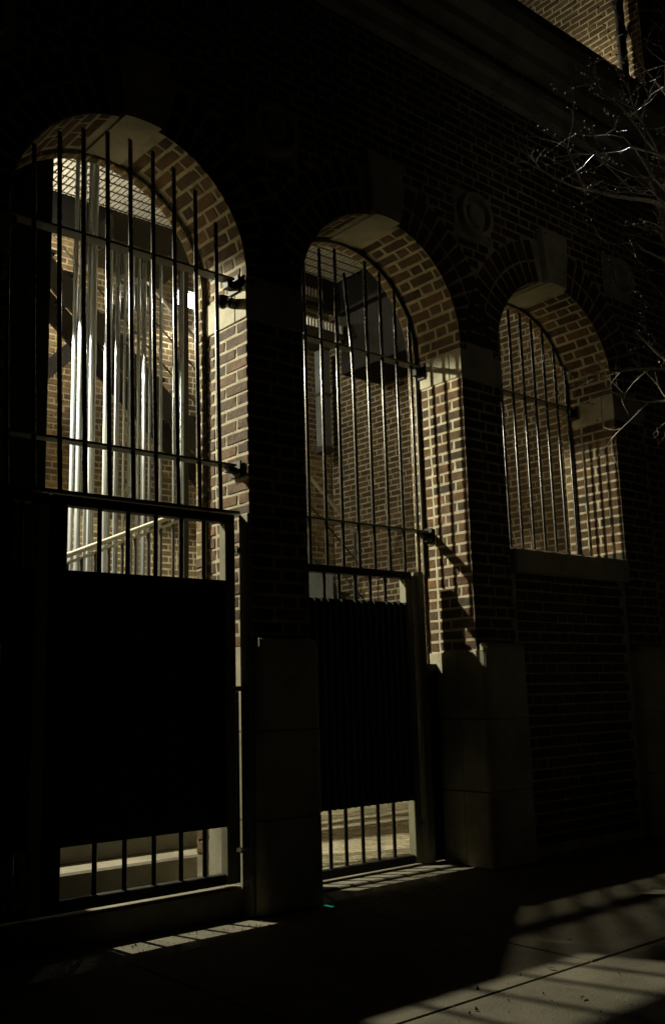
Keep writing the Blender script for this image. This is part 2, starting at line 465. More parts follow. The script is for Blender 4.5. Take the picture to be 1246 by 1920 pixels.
# inner order jambs and arch faces
for k, (a, b) in enumerate(PIERS):
    for r in range(45):
        z = ZC - (r+0.5)*CO
        if z < 0.08: continue
        BI.append(wall_mx(a-INS, (Y2a+Y2b)/2, z, Y2b-Y2a-0.008)); BI.append(wall_px(b+INS, (Y2a+Y2b)/2, z, Y2b-Y2a-0.008))
        BI.append(wall_x(a-INS/2, Y2a, z, INS-0.006)); BI.append(wall_x(b+INS/2, Y2a, z, INS-0.006))
for cx in CX:
    for q in range(nc):
        t = (q+0.5)*math.pi/nc
        Y = Vector((math.cos(t), 0, math.sin(t))); Z = Vector((-math.sin(t), 0, math.cos(t))); X = Vector((0,-1,0))
        BI.append((Vector((cx, (Y2a+Y2b)/2, ZC)) + Y*(RAD-INS), X, Y, Z, Y2b-Y2a-0.008, (RAD-INS)*math.pi/nc-JT, 0.06))
        BI.append((Vector((cx, Y2a, ZC)) + Y*(RAD-INS/2), Y, VY, Y.cross(VY), INS-0.006, (RAD-INS/2)*math.pi/nc-JT, 0.06))

def arc_score(b):
    c, X, Y, Z, L, H, D = b
    u, v = px(c)
    if not (80 < u < 1200 and 200 < v < 1230): return 0
    to = (M.translation - c); dist = to.length
    f = (-Y).dot(to/dist)
    if f < 0.03 or abs(Y.y) > 0.5: return 0            # street front lies in the dark: joined
    if c.z < Z_IMB and c.x < 0.1 and c.z < 1.95: return 0
    if c.x < -0.9 and Y.x < 0: return 0
    return f*L*H/(dist*dist)*1e5
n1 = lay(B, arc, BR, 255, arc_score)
lay(BI, arc, BR4, 45, lambda b: arc_score(b) if (b[2].x > 0.5 and b[0].x > 0.5) else 0)

# stone dressings
def vouss(cx, half0, half1, r0, r1, y0, y1):
    mb = MB(); n = 6
    a0 = [math.pi/2 + half0*(2*i/n-1) for i in range(n+1)]
    low = [(cx+r0*math.cos(t), ZC+r0*math.sin(t)) for t in a0]
    zt = ZC+r1
    poly = low + [(cx-half1, zt), (cx+half1, zt)]
    return mb.prism(poly, 'y', y0, y1)
for cx in CX:
    o = vouss(cx, KEY, 0.155, RAD-0.012, RAD+0.40, -0.05, DEP-0.004).build('keystone', STONE, arc); recalc(o)
for (a, b) in PIERS:
    m = MB().box(a-0.006, b+0.006, -0.006, 0.10, Z_IMB+0.004, Z_IMT-0.004, 0.004); m.build('impost_block', STONE, arc)
    m = MB().box(a-0.005, b+0.005, 0.104, DEP-0.004, Z_IMB+0.004, Z_IMT-0.004, 0.004); m.build('impost_block', STONE, arc)
    # plinth: three courses of rounded blocks
    zz = 0.0
    for h in (0.44, 0.43, Z_PL-0.87):
        m = MB()
        x0, x1, y0 = a-0.012, b+0.012, -0.075; rr = 0.05; n = 5
        poly = []
        for (ox, oy, t0) in ((x0+rr, y0+rr, math.pi), (x1-rr, y0+rr, 1.5*math.pi)):
            for q in range(n+1): 
                t = t0 + q*math.pi/2/n; poly.append((ox+rr*math.cos(t), oy+rr*math.sin(t)))
        poly += [(x1, 0.15), (x0, 0.15)]
        m.prism(poly, 'z', zz+0.003, zz+h-0.003); o = m.build('plinth_block', STONE, arc); recalc(o)
        MB().box(x0+0.002, x1-0.002, 0.154, DEP-0.002, zz+0.003, zz+h-0.003, 0.004).build('plinth_block', STONE, arc)
        zz += h
    m = MB()                                             # rounded cap on the plinth
    m.tube([(a+0.02, -0.035, Z_PL+0.005), (b-0.02, -0.035, Z_PL+0.005)], 0.04, 12); m.build('plinth_cap', STONE, arc)
# medallions above the piers
for k in range(-1, 3):
    cx = k*S+PW/2; cz = 4.24
    pan = MB().box(cx-0.185, cx+0.185, -0.006, 0.05, cz-0.10, cz+0.185, 0.003).build('medallion_panel', STONE, arc)
    m = MB(); n = 32
    for r0, r1, yd in ((0.115, 0.165, -0.06), (0.0, 0.085, -0.05)):
        vs = []; fs = []
        for i in range(n):
            t = 2*math.pi*i/n; c_, s_ = math.cos(t), math.sin(t)
            for (r_, y_) in ((r1, -0.011), (r1-0.008, yd), (max(r0+0.008, 0.001), yd), (max(r0, 0.001), -0.011)): vs.append((cx+r_*c_, y_, cz+r_*s_))
        for i in range(n):
            j = (i+1) % n
            for q in range(3): fs.append((i*4+q, j*4+q, j*4+q+1, i*4+q+1))
        m.add(vs, fs)
    o = m.build('medallion_ring', STONE, pan); recalc(o)
# string course, cornice and parapet
MB().prism([(0.0,5.26),(-0.05,5.28),(-0.05,5.38),(-0.09,5.41),(-0.09,5.47),(0.0,5.49)], 'x', WX0, WX1).build('string_course', STONE, arc)
MB().prism([(0.0,5.62),(-0.08,5.68),(-0.08,5.76),(-0.17,5.84),(-0.17,5.95),(-0.12,6.0),(-0.04,6.01),(-0.04,6.2),(0.5,6.2),(0.5,5.62)], 'x', WX0, WX1+0.02).build('cornice', STONE, arc)
# sill and blind wall of the third arch
wb = MB().box(S+PW+0.002, 2*S-0.002, 0.027, 0.38, 0.0, 1.80); wb.build('mortar_core', MORT, arc)
MB().box(S+PW+0.003, 2*S-0.003, -0.03, 0.52, 1.80, 1.965, 0.012).build('window_sill', STONE, arc)
# threshold under the first gate
MB().box(-OPW+0.02, -0.02, 0.045, 0.14, -0.02, 0.133, 0.010).build('threshold', CONC, arc)
MB().box(-OPW+S+0.01, S-0.02, 0.18, 0.44, -0.02, 0.015, 0.006).build('threshold', CONC, arc)

# ---------------------------------------------------------------- yard walls
def yard_wall(name, label, kind, lo, hi, z0, z1, pos, win, limit, bmat):
    """kind 'x': faces -x at x=pos from y=lo..hi ; 'y': faces -y at y=pos from x=lo..hi"""
    cen = (pos+0.15, (lo+hi)/2, 0) if kind == 'x' else ((lo+hi)/2, pos+0.15, 0)
    t = thing(name, cen, label, 'wall')
    m = MB()
    if kind == 'x': m.box(pos+RC, pos+0.3, lo, hi, z0, z1)
    else: m.box(lo, hi, pos+RC, pos+0.3, z0, z1)
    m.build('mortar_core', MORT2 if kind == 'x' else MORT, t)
    bs = []
    for r in range(int((z1-z0)/CO)):
        z = z0 + (r+0.5)*CO
        for u0, u1 in (bond_row(lo+0.003, hi-0.003, r) if r % 5 == 2 else stretch_row(lo+0.003, hi-0.003, r)):
            bs.append(wall_mx(pos, (u0+u1)/2, z, u1-u0) if kind == 'x' else wall_x((u0+u1)/2, pos, z, u1-u0))
    def sc(b):
        u, v = px(b[0])
        for (a0, b0, a1, b1) in win:
            if a0 < u < a1 and b0 < v < b1: return 1000 - (M.translation-b[0]).length + b[4]*10
        return 0
    lay(bs, t, bmat, limit, sc)
    if kind == 'x':
        MB().box(pos-0.02, pos+0.32, lo-0.02, hi, z1+0.001, z1+0.10, 0.01).build('coping', STONE, t)
    return t
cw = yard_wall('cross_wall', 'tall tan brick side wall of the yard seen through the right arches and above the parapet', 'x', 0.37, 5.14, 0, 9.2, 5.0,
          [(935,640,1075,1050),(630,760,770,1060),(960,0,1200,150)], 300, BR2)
bw = yard_wall('back_wall', 'warm brick rear wall of the yard behind the metal stairs', 'y', -1.3, 4.999, 0, 8.6, 5.15,
          [(92,415,390,800),(140,960,400,1095),(565,640,625,1060)], 300, BR4)
iw = MB().box(-1.62, -1.30, 0.56, 5.45, 0, 8.6)
t = thing('inner_wall', (-1.46, 3.0, 0), 'plain rendered wall closing the yard behind the left pier', 'wall')
iw.build('wall_face', surface('rendered_wall', (0.2,0.16,0.11), (0.3,0.25,0.17), 6, 0.9, 0.5, 50, 0.01), t)
MB().box(-1.64, -1.28, 0.55, 5.14, 8.601, 8.7, 0.01).build('coping', STONE, t)
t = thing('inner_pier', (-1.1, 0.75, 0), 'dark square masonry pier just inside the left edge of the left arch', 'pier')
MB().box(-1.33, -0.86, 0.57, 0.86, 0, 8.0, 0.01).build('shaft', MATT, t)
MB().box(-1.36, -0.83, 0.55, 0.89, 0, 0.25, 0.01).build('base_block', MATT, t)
# downpipe on the near end of the cross wall
t = thing('downpipe', (4.93, 0.54, 0), 'black round downpipe running up the lit brick wall above the parapet', 'pipe')
m = MB(); m.tube([(4.93,0.54,0.0),(4.93,0.54,9.0)], 0.045, 12); m.build('pipe_run', BLACKM, t)
for z in (1.5,3.5,5.5,7.3,8.6): MB().tube([(4.93,0.54,z),(4.93,0.54,z+0.07)], 0.058, 12).build('collar', BLACKM, t)

t = thing('shade_sheet', (-0.65, 0.42, 0), 'black ribbed sheet added to darken the shaded floor between the left gate and the steps', 'mat')  # black sheet added where the floor is only shaded; stops bounce onto the riser
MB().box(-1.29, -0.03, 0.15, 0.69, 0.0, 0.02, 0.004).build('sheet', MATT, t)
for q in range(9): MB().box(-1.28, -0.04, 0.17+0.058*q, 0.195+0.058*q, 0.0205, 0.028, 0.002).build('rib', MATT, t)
# steps behind the first arch
st = thing('stone_steps', (-0.5, 1.3, 0), 'worn pale stone steps rising behind the first gate', 'steps')
for k in range(5):
    y0 = 0.70 + 0.26*k
    MB().box(-1.29, 0.34, y0, 2.4, 0.19*k + (0.0 if k == 0 else 0.002), 0.20+0.19*k, 0.012).build('step', CONC, st)

# ---------------------------------------------------------------- fences and gates
def bars_top(cx, x, y):
    d = abs(x-cx)
    return ZC + math.sqrt(max(0.0, (RAD-0.03)**2 - d*d)) - (0.03 if cx < 0 else 0.06)
def fence(name, label, k, y, rails, xs, zlow, rack=lambda i: 0.0):
    cx = CX[k]; xl, xr = cx-RAD, cx+RAD
    t = thing(name, (cx, y, zlow), label, 'fence')
    for (z0, z1) in rails:
        m = MB(); h = z1-z0
        m.box(xl+0.03, xr-0.03, y-0.018, y+0.058, z1-0.012, z1, 0.002); m.build('rail', RAILP, t)
        for sx, xe in ((-1, xl), (1, xr)):
            m = MB(); e = xe - sx*0.006
            m.box(min(e, e-sx*0.012), max(e, e-sx*0.012), y-0.03, y+0.07, z0-0.025, z1+0.02, 0.002)
            m.box(min(e-sx*0.012, e-sx*0.06), max(e-sx*0.012, e-sx*0.06), y+0.0, y+0.05, z0+0.0, z1-0.013, 0.002)
            br = m.build('bracket', BLACKM, t)
            MB().tube([(e-sx*0.012, y+0.055, (z0+z1)/2), (e-sx*0.026, y+0.055, (z0+z1)/2)], 0.011, 6).build('bolt', CHROME, br)
    if k > 0:
        rr = RAD-INS-0.004
        pts = [(cx-rr, zlow)] + [(cx-rr*math.cos(q*math.pi/28), ZC+rr*math.sin(q*math.pi/28)) for q in range(29)] + [(cx+rr, zlow)]
        m = MB(); vs = []
        for (ax, az) in pts:
            dx, dz = (ax-cx, max(0.0, az-ZC)); ln = math.hypot(dx, dz); ux, uz = dx/ln, dz/ln
            for off, yy in ((0.0, y+0.045), (0.0, y+0.053), (0.030, y+0.053), (0.030, y+0.045)): vs.append((ax-ux*off+ux*0.03, yy, az-uz*off+uz*0.03))
        fs = []
        for q in range(len(pts)-1):
            for e in range(4): fs.append((q*4+e, q*4+(e+1)%4, q*4+4+(e+1)%4, q*4+4+e))
        m.add(vs, fs); o = m.build('edge_frame', RAILP, t); recalc(o)
    for i_, x in enumerate(xs):
        zt = bars_top(cx, x, y); lean = rs.uniform(-0.003, 0.003) - rack(i_)*(zt-zlow)
        m = MB(); m.tube([(x, y, zlow), (x+lean*0.5, y, (zlow+zt)/2), (x+lean, y+lean*0.3, zt-0.012), (x+lean, y, zt)], [0.0115,0.0115,0.0115,0.008], 12)
        m.build('bar', BLACK, t)
    return t
X1 = [-0.121-0.1272*k for k in range(10)]
fence('arch_railing', 'black round-bar railing with two flat rails filling the left lamp-lit arch', 0, 0.08, [(2.215,2.255),(3.25,3.305)], X1, 1.99, lambda i: 0.018+0.0017*i)
f1 = bpy.data.objects['arch_railing']
MB().box(-OPW+0.02, -0.018, 0.05, 0.135, 1.985, 2.0, 0.002).build('rail', RAILP, f1)
X2b = [0.558+0.13*k for k in range(9)]
fence('arch_railing', 'black round-bar railing with one bent bar in the middle arch', 1, 0.346, [(2.04,2.085),(3.155,3.222)], [x for x in X2b if abs(x-1.078) > 0.01], 1.80)
f2 = [o for o in bpy.data.objects if o.name == 'arch_railing.001'][0]
m = MB(); m.tube([(1.078,0.346,1.80),(1.076,0.346,3.0),(1.065,0.34,3.19),(0.995,0.315,3.70)], 0.0115, 12); m.build('bar', BLACK, f2, label='bent bar leaning out of line at its top')
X3 = [2.27+0.132*k for k in range(9)]
fence('arch_railing', 'black round-bar railing above the stone sill in the right-hand arch', 2, 0.346, [(1.985,2.03),(3.15,3.215)], X3, 1.967)

def gate(name, label, x0, x1, y, zb, zt, pz0, pz1, bx, mat_panel, ribs=False):
    t = thing(name, ((x0+x1)/2, y, 0), label, 'gate')
    d = 0.03
    for (a, b) in ((x0, x0+0.075), (x1-0.06, x1)):
        MB().box(a, b, y-d, y+d, zb, zt-0.046, 0.004).build('stile', POSTP if a > (x0+x1)/2 else BLACKM, t)
    MB().box(x0, x1, y-d, y+d, zt-0.045, zt, 0.004).build('top_rail', BLACKM, t)
    MB().box(x0+0.0755, x1-0.0605, y-0.022, y+0.022, zb, zb+0.05, 0.004).build('bottom_rail', BLACKM, t)
    for x in bx:
        MB().tube([(x,y,zb+0.05),(x,y,zt-0.046)], 0.0115, 12).build('bar', BLACK, t)
    m = MB()
    pa, pb = x0+0.0755, x1-0.0605
    if ribs:
        n = int((pb-pa)/0.05); poly = []
        w = (pb-pa)/n
        for i in range(n):
            for q, dd in ((0.0,0.0),(0.35,0.0),(0.5,-0.018),(0.85,-0.018)): poly.append((pa+(i+q)*w, y-0.030+dd))
        poly.append((pb, y-0.030)); poly += [(pb, y-0.024), (pa, y-0.024)]
        m.prism(poly, 'z', pz0, pz1)
    else:
        m.box(pa, pb, y-0.028, y-0.016, pz0, pz1, 0.002)
    o = m.build('panel', mat_panel, t); recalc(o)
    return t
ga = gate('street_gate', 'wide black gate with solid sheet panel closing the left arch', -1.06, -0.058, 0.075, 0.15, 1.975, 0.42, 1.63, [-0.811,-0.662,-0.51,-0.364,-0.231], BLACKM)
MB().box(-0.35, -0.16, 0.046, 0.055, 0.95, 1.25, 0.003).build('lock_plate', BLACK, ga)
MB().box(-0.057, -0.039, 0.05, 0.062, 0.15, 1.07, 0.002).build('gap_stop', BLACKM, ga)  # strip added to block the streak of light through the latch gap
gb = gate('street_gate', 'narrow black gate with ribbed green panel closing the middle arch', 0.47, 1.495, 0.346, 0.03, 1.80, 0.40, 1.60, [0.66,0.787,0.904,1.033,1.157,1.284], GREENP, True)
gl = gate('street_gate', 'narrow black side leaf at the far left edge beside the wide gate', -1.315, -1.075, 0.075, 0.15, 1.975, 0.42, 1.63, [-1.195], BLACKM)
# jamb posts
t = thing('gate_post', (-0.03, 0.06, 0), 'grey-green steel jamb post beside the left gate with a door knob', 'post')
MB().box(-0.038, -0.014, -0.04, 0.04, 0.0, 1.975, 0.003).build('channel', POSTP, t)
m = MB(); m.tube([(-0.038,0.0,1.78),(-0.06,0.0,1.78)], 0.008, 8); m.tube([(-0.06,0.0,1.78),(-0.066,0.0,1.78),(-0.085,0.0,1.78)], [0.012,0.02,0.012], 12); m.build('knob', CHROME, t)
MB().box(-0.09, -0.039, -0.03, 0.03, 1.07, 1.095, 0.003).build('latch_keeper', CHROME, t)
MB().box(-0.09, -0.039, -0.03, 0.03, 0.30, 0.325, 0.003).build('latch_keeper', CHROME, t)
t = thing('gate_post', (1.6, 0.35, 0), 'grey-green steel jamb post beside the narrow middle gate', 'post')
MB().box(1.515, 1.575, 0.29, 0.39, 0.02, 1.80, 0.003).build('channel', POSTP, t)
MB().box(1.577, 1.7135, 0.335, 0.347, 0.02, 1.22, 0.002).build('side_sheet', BLACKM, t)
MB().box(1.496, 1.514, 0.33, 0.36, 0.25, 0.275, 0.003).build('hinge', BLACKM, t)
MB().box(1.496, 1.514, 0.33, 0.36, 1.45, 1.475, 0.003).build('hinge', BLACKM, t)
t = thing('wall_camera', (-0.02, 0.12, 3.18), 'small dark dome camera under the top rail of the left arch', 'camera')
MB().tube([(-0.008,0.10,3.17),(-0.05,0.10,3.17)], 0.03, 12).build('mount', BLACKM, t)
m = MB(); m.tube([(-0.085,0.10,3.19),(-0.085,0.10,3.165),(-0.085,0.10,3.14),(-0.085,0.10,3.125)], [0.036,0.038,0.03,0.01], 16); m.build('dome', BLACK, t)
t = thing('marker_light', (0.37, -0.12, 0.0), 'tiny green glowing marker strip on the ground by the first plinth', 'light')
MB().box(0.345, 0.375, -0.17, -0.10, 0.0, 0.006, 0.002).build('base', BLACKM, t)
MB().box(0.350, 0.370, -0.165, -0.105, 0.006, 0.009, 0.001).build('strip', LEDG, t)

# ---------------------------------------------------------------- pipe cage inside the first arch
t = thing('pipe_screen', (0.45, 2.2, 0.0), 'tall screen of shiny steel pipes under a dark canopy behind the left railing', 'screen')
for x, y, r_ in ((0.05,2.08,0.021),(0.105,2.30,0.016),(0.15,2.08,0.019),(0.225,2.32,0.014),(0.27,2.08,0.021),(0.345,2.10,0.016),(0.40,2.34,0.012),(0.45,2.08,0.022),(0.53,2.42,0.010),
                 (0.585,2.12,0.012),(0.645,2.32,0.014),(0.725,2.12,0.011),(0.77,2.36,0.012),(0.835,2.12,0.010),(0.915,2.14,0.012),(-0.06,2.40,0.009),(-0.12,2.40,0.009),(-0.19,2.2,0.009),(-0.25,2.2,0.009),(0.19,2.2,0.011),(0.315,2.22,0.011),(0.385,2.06,0.010),(0.50,2.06,0.011),(0.615,2.2,0.010),(0.685,2.06,0.010),(0.80,2.06,0.010),(0.875,2.05,0.009)):
    MB().tube([(x,y,0.02),(x,y,4.36 if x > 0.25 else 5.70)], r_, 16).build('pipe', PIPE, t)
MB().box(0.245, 0.95, 2.0, 2.5, 4.365, 4.60, 0.01).build('canopy', DARKST, t)
MB().box(-0.20, 0.98, 2.0, 2.5, 0.0, 0.03, 0.004).build('base_plate', DARKST, t)
t = thing('steel_column', (0.97, 2.2, 0), 'square dark steel column under the stair landing near the lamp', 'column')
MB().box(0.93, 0.99, 2.15, 2.21, 0.0, 5.7, 0.004).build('shaft', DARKST, t)
MB().box(0.87, 1.05, 2.09, 2.27, 0.0, 0.02, 0.002).build('base_plate', DARKST, t)

# ---------------------------------------------------------------- stairs in the yard
sl = -0.863
def zf(x): return 5.2 + sl*(x-0.73)
t = thing('metal_staircase', (2.4, 4.5, 0), 'dark steel staircase descending to the right along the rear wall', 'stairs')
for y in (4.2, 4.62):
    m = MB(); m.bar((0.1,y,zf(0.1)-0.13),(4.55,y,zf(4.55)-0.13),0.03,0.24); m.build('stringer', DARKST, t)
nst = 22
for i in range(nst):
    x = 0.2 + i*0.2; z = zf(x)-0.02
    MB().box(x-0.02, x+0.22, 4.22, 4.60, z-0.04, z, 0.003).build('tread', DARKST, t)
for dz, r_ in ((0.95,0.021),(0.62,0.009),(0.26,0.009)):
    MB().tube([(0.1,4.2,zf(0.1)+dz),(4.6,4.2,zf(4.6)+dz)], r_, 8).build('handrail', GALV if dz > 0.9 else DARKST, t)
for i in range(7):
    x = 0.3 + 0.7*i; MB().tube([(x,4.2,zf(x)-0.05),(x,4.2,zf(x)+0.95)], 0.016, 8).build('rail_post', DARKST, t)
t = thing('steel_brace', (1.6, 4.95, 4.3), 'brown steel diagonal brace rising to the right against the rear wall', 'brace')
MB().bar((0.3,4.98,3.55),(2.9,4.98,6.22),0.04,0.16).build('flange', DARKST, t)
MB().bar((0.3,5.03,3.55),(2.9,5.03,6.22),0.05,0.05).build('web', DARKST, t)
MB().box(0.2, 0.42, 4.95, 5.146, 3.35, 3.65, 0.004).build('foot_plate', DARKST, t)
# lower railing
t = thing('ramp_railing', (0.0, 1.6, 0.9), 'low pale handrail with upright balusters rising to the right behind the left gate', 'railing')
zr = lambda x: 1.983+0.426*(x+0.159)
MB().tube([(-0.75,1.6,zr(-0.75)),(0.56,1.6,zr(0.56))], 0.017, 10).build('handrail', GALV, t)
MB().tube([(-0.75,1.6,zr(-0.75)-0.05),(0.56,1.6,zr(0.56)-0.05)], 0.010, 8).build('rail', GALV, t)
for i in range(14):
    x = -0.72+0.095*i; MB().tube([(x,1.6,0.9),(x,1.6,zr(x)-0.05)], 0.011, 8).build('baluster', DARKST, t)
# grating landing overhead
t = thing('grating_landing', (1.6, 3.3, 5.76), 'slotted steel grating landing overhead inside the arches', 'landing')
gm = {}
def shared_box(key, sx, sy, sz, mat):
    if key not in gm: gm[key] = MB().box(-sx/2,sx/2,-sy/2,sy/2,-sz/2,sz/2).mesh(key, mat, Vector((0,0,0)))
    return gm[key]
x = -1.2
while x < 4.2:
    o = bpy.data.objects.new('slat', shared_box('slat', 0.032, 1.9, 0.010, GALV)); put(o, (x, 3.05, 5.775), t); x += 0.052
for i in range(14):
    MB().bar((-1.22,2.15+0.14*i,5.766),(4.22,2.15+0.14*i,5.766),0.012,0.007).build('cross_rod', DARKST, t)
MB().box(-1.25, 4.30, 4.05, 4.15, 5.42, 5.80, 0.005).build('fascia_beam', MATT, t)
MB().box(4.23, 4.33, 2.1, 4.04, 5.42, 5.80, 0.005).build('fascia_beam', MATT, t)
MB().box(-1.25, 4.30, 2.02, 2.09, 5.60, 5.80, 0.005).build('fascia_beam', MATT, t)
t = thing('stair_box', (4.2, 3.6, 4.9), 'dark sheet-metal stair enclosure with a slotted pale lower edge in the middle arch', 'enclosure')
MB().box(4.34, 4.98, 2.7, 4.16, 4.72, 5.95, 0.006).build('cladding', MATT, t)
MB().box(3.55, 4.33, 4.06, 4.60, 5.14, 5.18, 0.004).build('floor_plate', DARKST, t)
for i in range(17):
    x = 3.62 + i*0.046
    o = bpy.data.objects.new('slot_bar', shared_box('slot_bar', 0.014, 0.035, 0.11, GALV)); put(o, (x, 4.10, 5.24), t)
for i in range(8):
    x = 3.62 + i*0.046
    o = bpy.data.objects.new('slot_bar', shared_box('slot_bar2', 0.014, 0.035, 0.10, GALV)); put(o, (x, 4.02, 5.56), t)
MB().box(3.58, 3.98, 4.0, 4.045, 5.47, 5.50, 0.003).build('shelf', DARKST, t)
# duct, cabinet
t = thing('metal_duct', (4.80, 5.0, 4.1), 'vertical grey sheet-metal duct hanging near the rear corner in the middle arch', 'duct')
MB().box(4.70, 4.84, 4.95, 5.08, 4.10, 5.35, 0.004).build('shaft', GREYP, t)
MB().prism([(4.68,4.02),(4.86,4.02),(4.845,4.095),(4.695,4.095)], 'y', 4.93, 5.10).build('outlet', DARKST, t)
MB().box(4.69, 4.85, 4.94, 5.09, 4.75, 4.79, 0.002).build('band', DARKST, t)
t = thing('electrical_cabinet', (3.9, 4.0, 1.5), 'pale grey metal cabinet on the stair foot behind the middle gate', 'cabinet')
MB().box(3.55, 3.95, 3.95, 4.25, 1.2, 2.40, 0.01).build('body', GREYP, t)
MB().box(3.57, 3.93, 3.935, 3.949, 1.25, 2.36, 0.004).build('door', GREYP, t)

# ---------------------------------------------------------------- lamps of the yard
def spot(name, loc, aim, energy, size, blend, col, rad=0.05):
    l = bpy.data.lights.new(name, 'SPOT'); l.energy = energy; l.spot_size = R(size); l.spot_blend = blend; l.color = col; l.shadow_soft_size = rad
    o = bpy.data.objects.new(name, l); COL.objects.link(o); o.location = loc
    o.rotation_euler = Vector(aim).to_track_quat('-Z', 'Y').to_euler()
    return o
# A: lamp in view on the rear wall
LA = Vector((2.75, 5.0, 5.49))
t = thing('wall_lamp', LA, 'bright white lamp shining on the rear brick wall in the left arch', 'lamp')
MB().bar((2.71,5.148,5.53),(2.71,4.95,5.53),0.05,0.05).build('arm', LEDHOUS, t)
MB().box(2.58, 2.83, 4.915, 4.99, 5.44, 5.58, 0.01).build('housing', LEDHOUS, t)
MB().box(2.57, 2.84, 4.86, 4.99, 5.585, 5.60, 0.004).build('hood', LEDHOUS, t)
MB().box(2.585, 2.825, 4.893, 4.914, 5.41, 5.575, 0.006).build('lens', LEDW, t)
la = spot('wall_lamp_light', (2.68, 4.66, 5.38), (0.25,-0.15,-1), 50, 164, 0.15, (1.0,0.93,0.74), 0.05)
# B: hooded lamp on the inner wall, behind the left pier
t = thing('wall_lamp', (-1.0, 2.3, 3.9), 'hooded downlight on the inner yard wall behind the left pier', 'lamp')
MB().bar((-1.30,2.3,4.05),(-0.97,2.3,4.05),0.04,0.04).build('arm', LEDHOUS, t)
MB().tube([(-0.95,2.3,4.03),(-0.95,2.3,3.99),(-0.95,2.3,3.93)], [0.05,0.11,0.12], 20).build('hood', LEDHOUS, t)
MB().tube([(-0.95,2.3,3.928),(-0.95,2.3,3.922)], 0.10, 20).build('lens', LEDW, t)
lb = spot('wall_lamp_light', (-0.95, 2.3, 3.90), (0.0,-0.02,-1), 1150, 157, 0.06, (1.0,0.94,0.69), 0.04)
# D: unseen pendant added to brighten the grating slats from below
t = thing('grating_fill_lamp', (0.2, 3.9, 5.0), 'unseen pendant added under the grating to brighten its slats, hidden behind the left pier', 'lamp')
MB().tube([(0.2,3.9,5.76),(0.2,3.9,5.06)], 0.012, 8).build('stem', LEDHOUS, t)
MB().tube([(0.2,3.9,5.06),(0.2,3.9,5.03),(0.2,3.9,5.0)], [0.02,0.04,0.045], 20).build('cap', LEDHOUS, t)
MB().tube([(0.2,3.9,4.998),(0.2,3.9,4.98)], 0.035, 20).build('lens', LEDW, t)
ld = spot('grating_fill', (0.26, 3.86, 4.93), (0.55,-0.45,0.75), 95, 120, 0.2, (1.0,0.92,0.72), 0.05)
t = thing('wall_lamp', (0.3, 5.1, 5.3), 'lamp on the rear wall between the stair and the brickwork behind the left pier', 'lamp')
MB().bar((0.3,5.148,5.36),(0.3,4.9,5.36),0.04,0.04).build('arm', LEDHOUS, t)
MB().tube([(0.22,4.86,5.36),(0.30,4.86,5.36)], 0.05, 16).build('housing', LEDHOUS, t)
MB().tube([(0.302,4.86,5.36),(0.31,4.86,5.36)], 0.04, 16).build('lens', LEDW, t)
le = spot('wall_lamp_light', (0.34, 4.84, 5.36), (1.0,0.22,0.0), 260, 130, 0.15, (1.0,0.90,0.66), 0.04)
# C: lamp high on the cross wall
t = thing('wall_lamp', (4.9, 1.8, 6.3), 'hooded lamp high on the cross wall above the parapet line', 'lamp')
MB().bar((4.998,1.8,6.46),(4.55,1.8,6.46),0.04,0.04).build('arm', LEDHOUS, t)
MB().tube([(4.55,1.8,6.46),(4.55,1.8,6.41),(4.55,1.8,6.35)], [0.03,0.05,0.055], 20).build('hood', LEDHOUS, t)
MB().tube([(4.55,1.8,6.348),(4.55,1.8,6.342)], 0.05, 20).build('lens', LEDW, t)
lc = spot('wall_lamp_light', (4.5, 1.8, 6.26), (0.25,-1,0.05), 400, 168, 0.15, (1.0,0.88,0.60), 0.05)
# unseen bracket lamp added beyond the right edge, only to light the twigs
t = thing('twig_lamp', (4.2, -0.1, 4.5), 'small unseen bracket lamp added on the street wall at the right to light the twigs', 'lamp')
MB().box(4.12, 4.28, -0.05, -0.002, 4.35, 4.65, 0.006).build('back_plate', LEDHOUS, t)
MB().tube([(4.2,-0.05,4.58),(4.2,-0.18,4.62),(4.2,-0.27,4.58)], 0.014, 8).build('arm', LEDHOUS, t)
MB().tube([(4.2,-0.25,4.57),(4.2,-0.27,4.55),(4.2,-0.33,4.52)], [0.03,0.07,0.085], 18).build('hood', LEDHOUS, t)
MB().tube([(4.2,-0.331,4.52),(4.2,-0.338,4.517)], 0.07, 18).build('lens', LEDS, t)
ls = spot('twig_light', (4.18, -0.37, 4.51), (-2.5,-0.92,-0.55), 420, 42, 0.35, (1.0,0.97,0.90), 0.03)

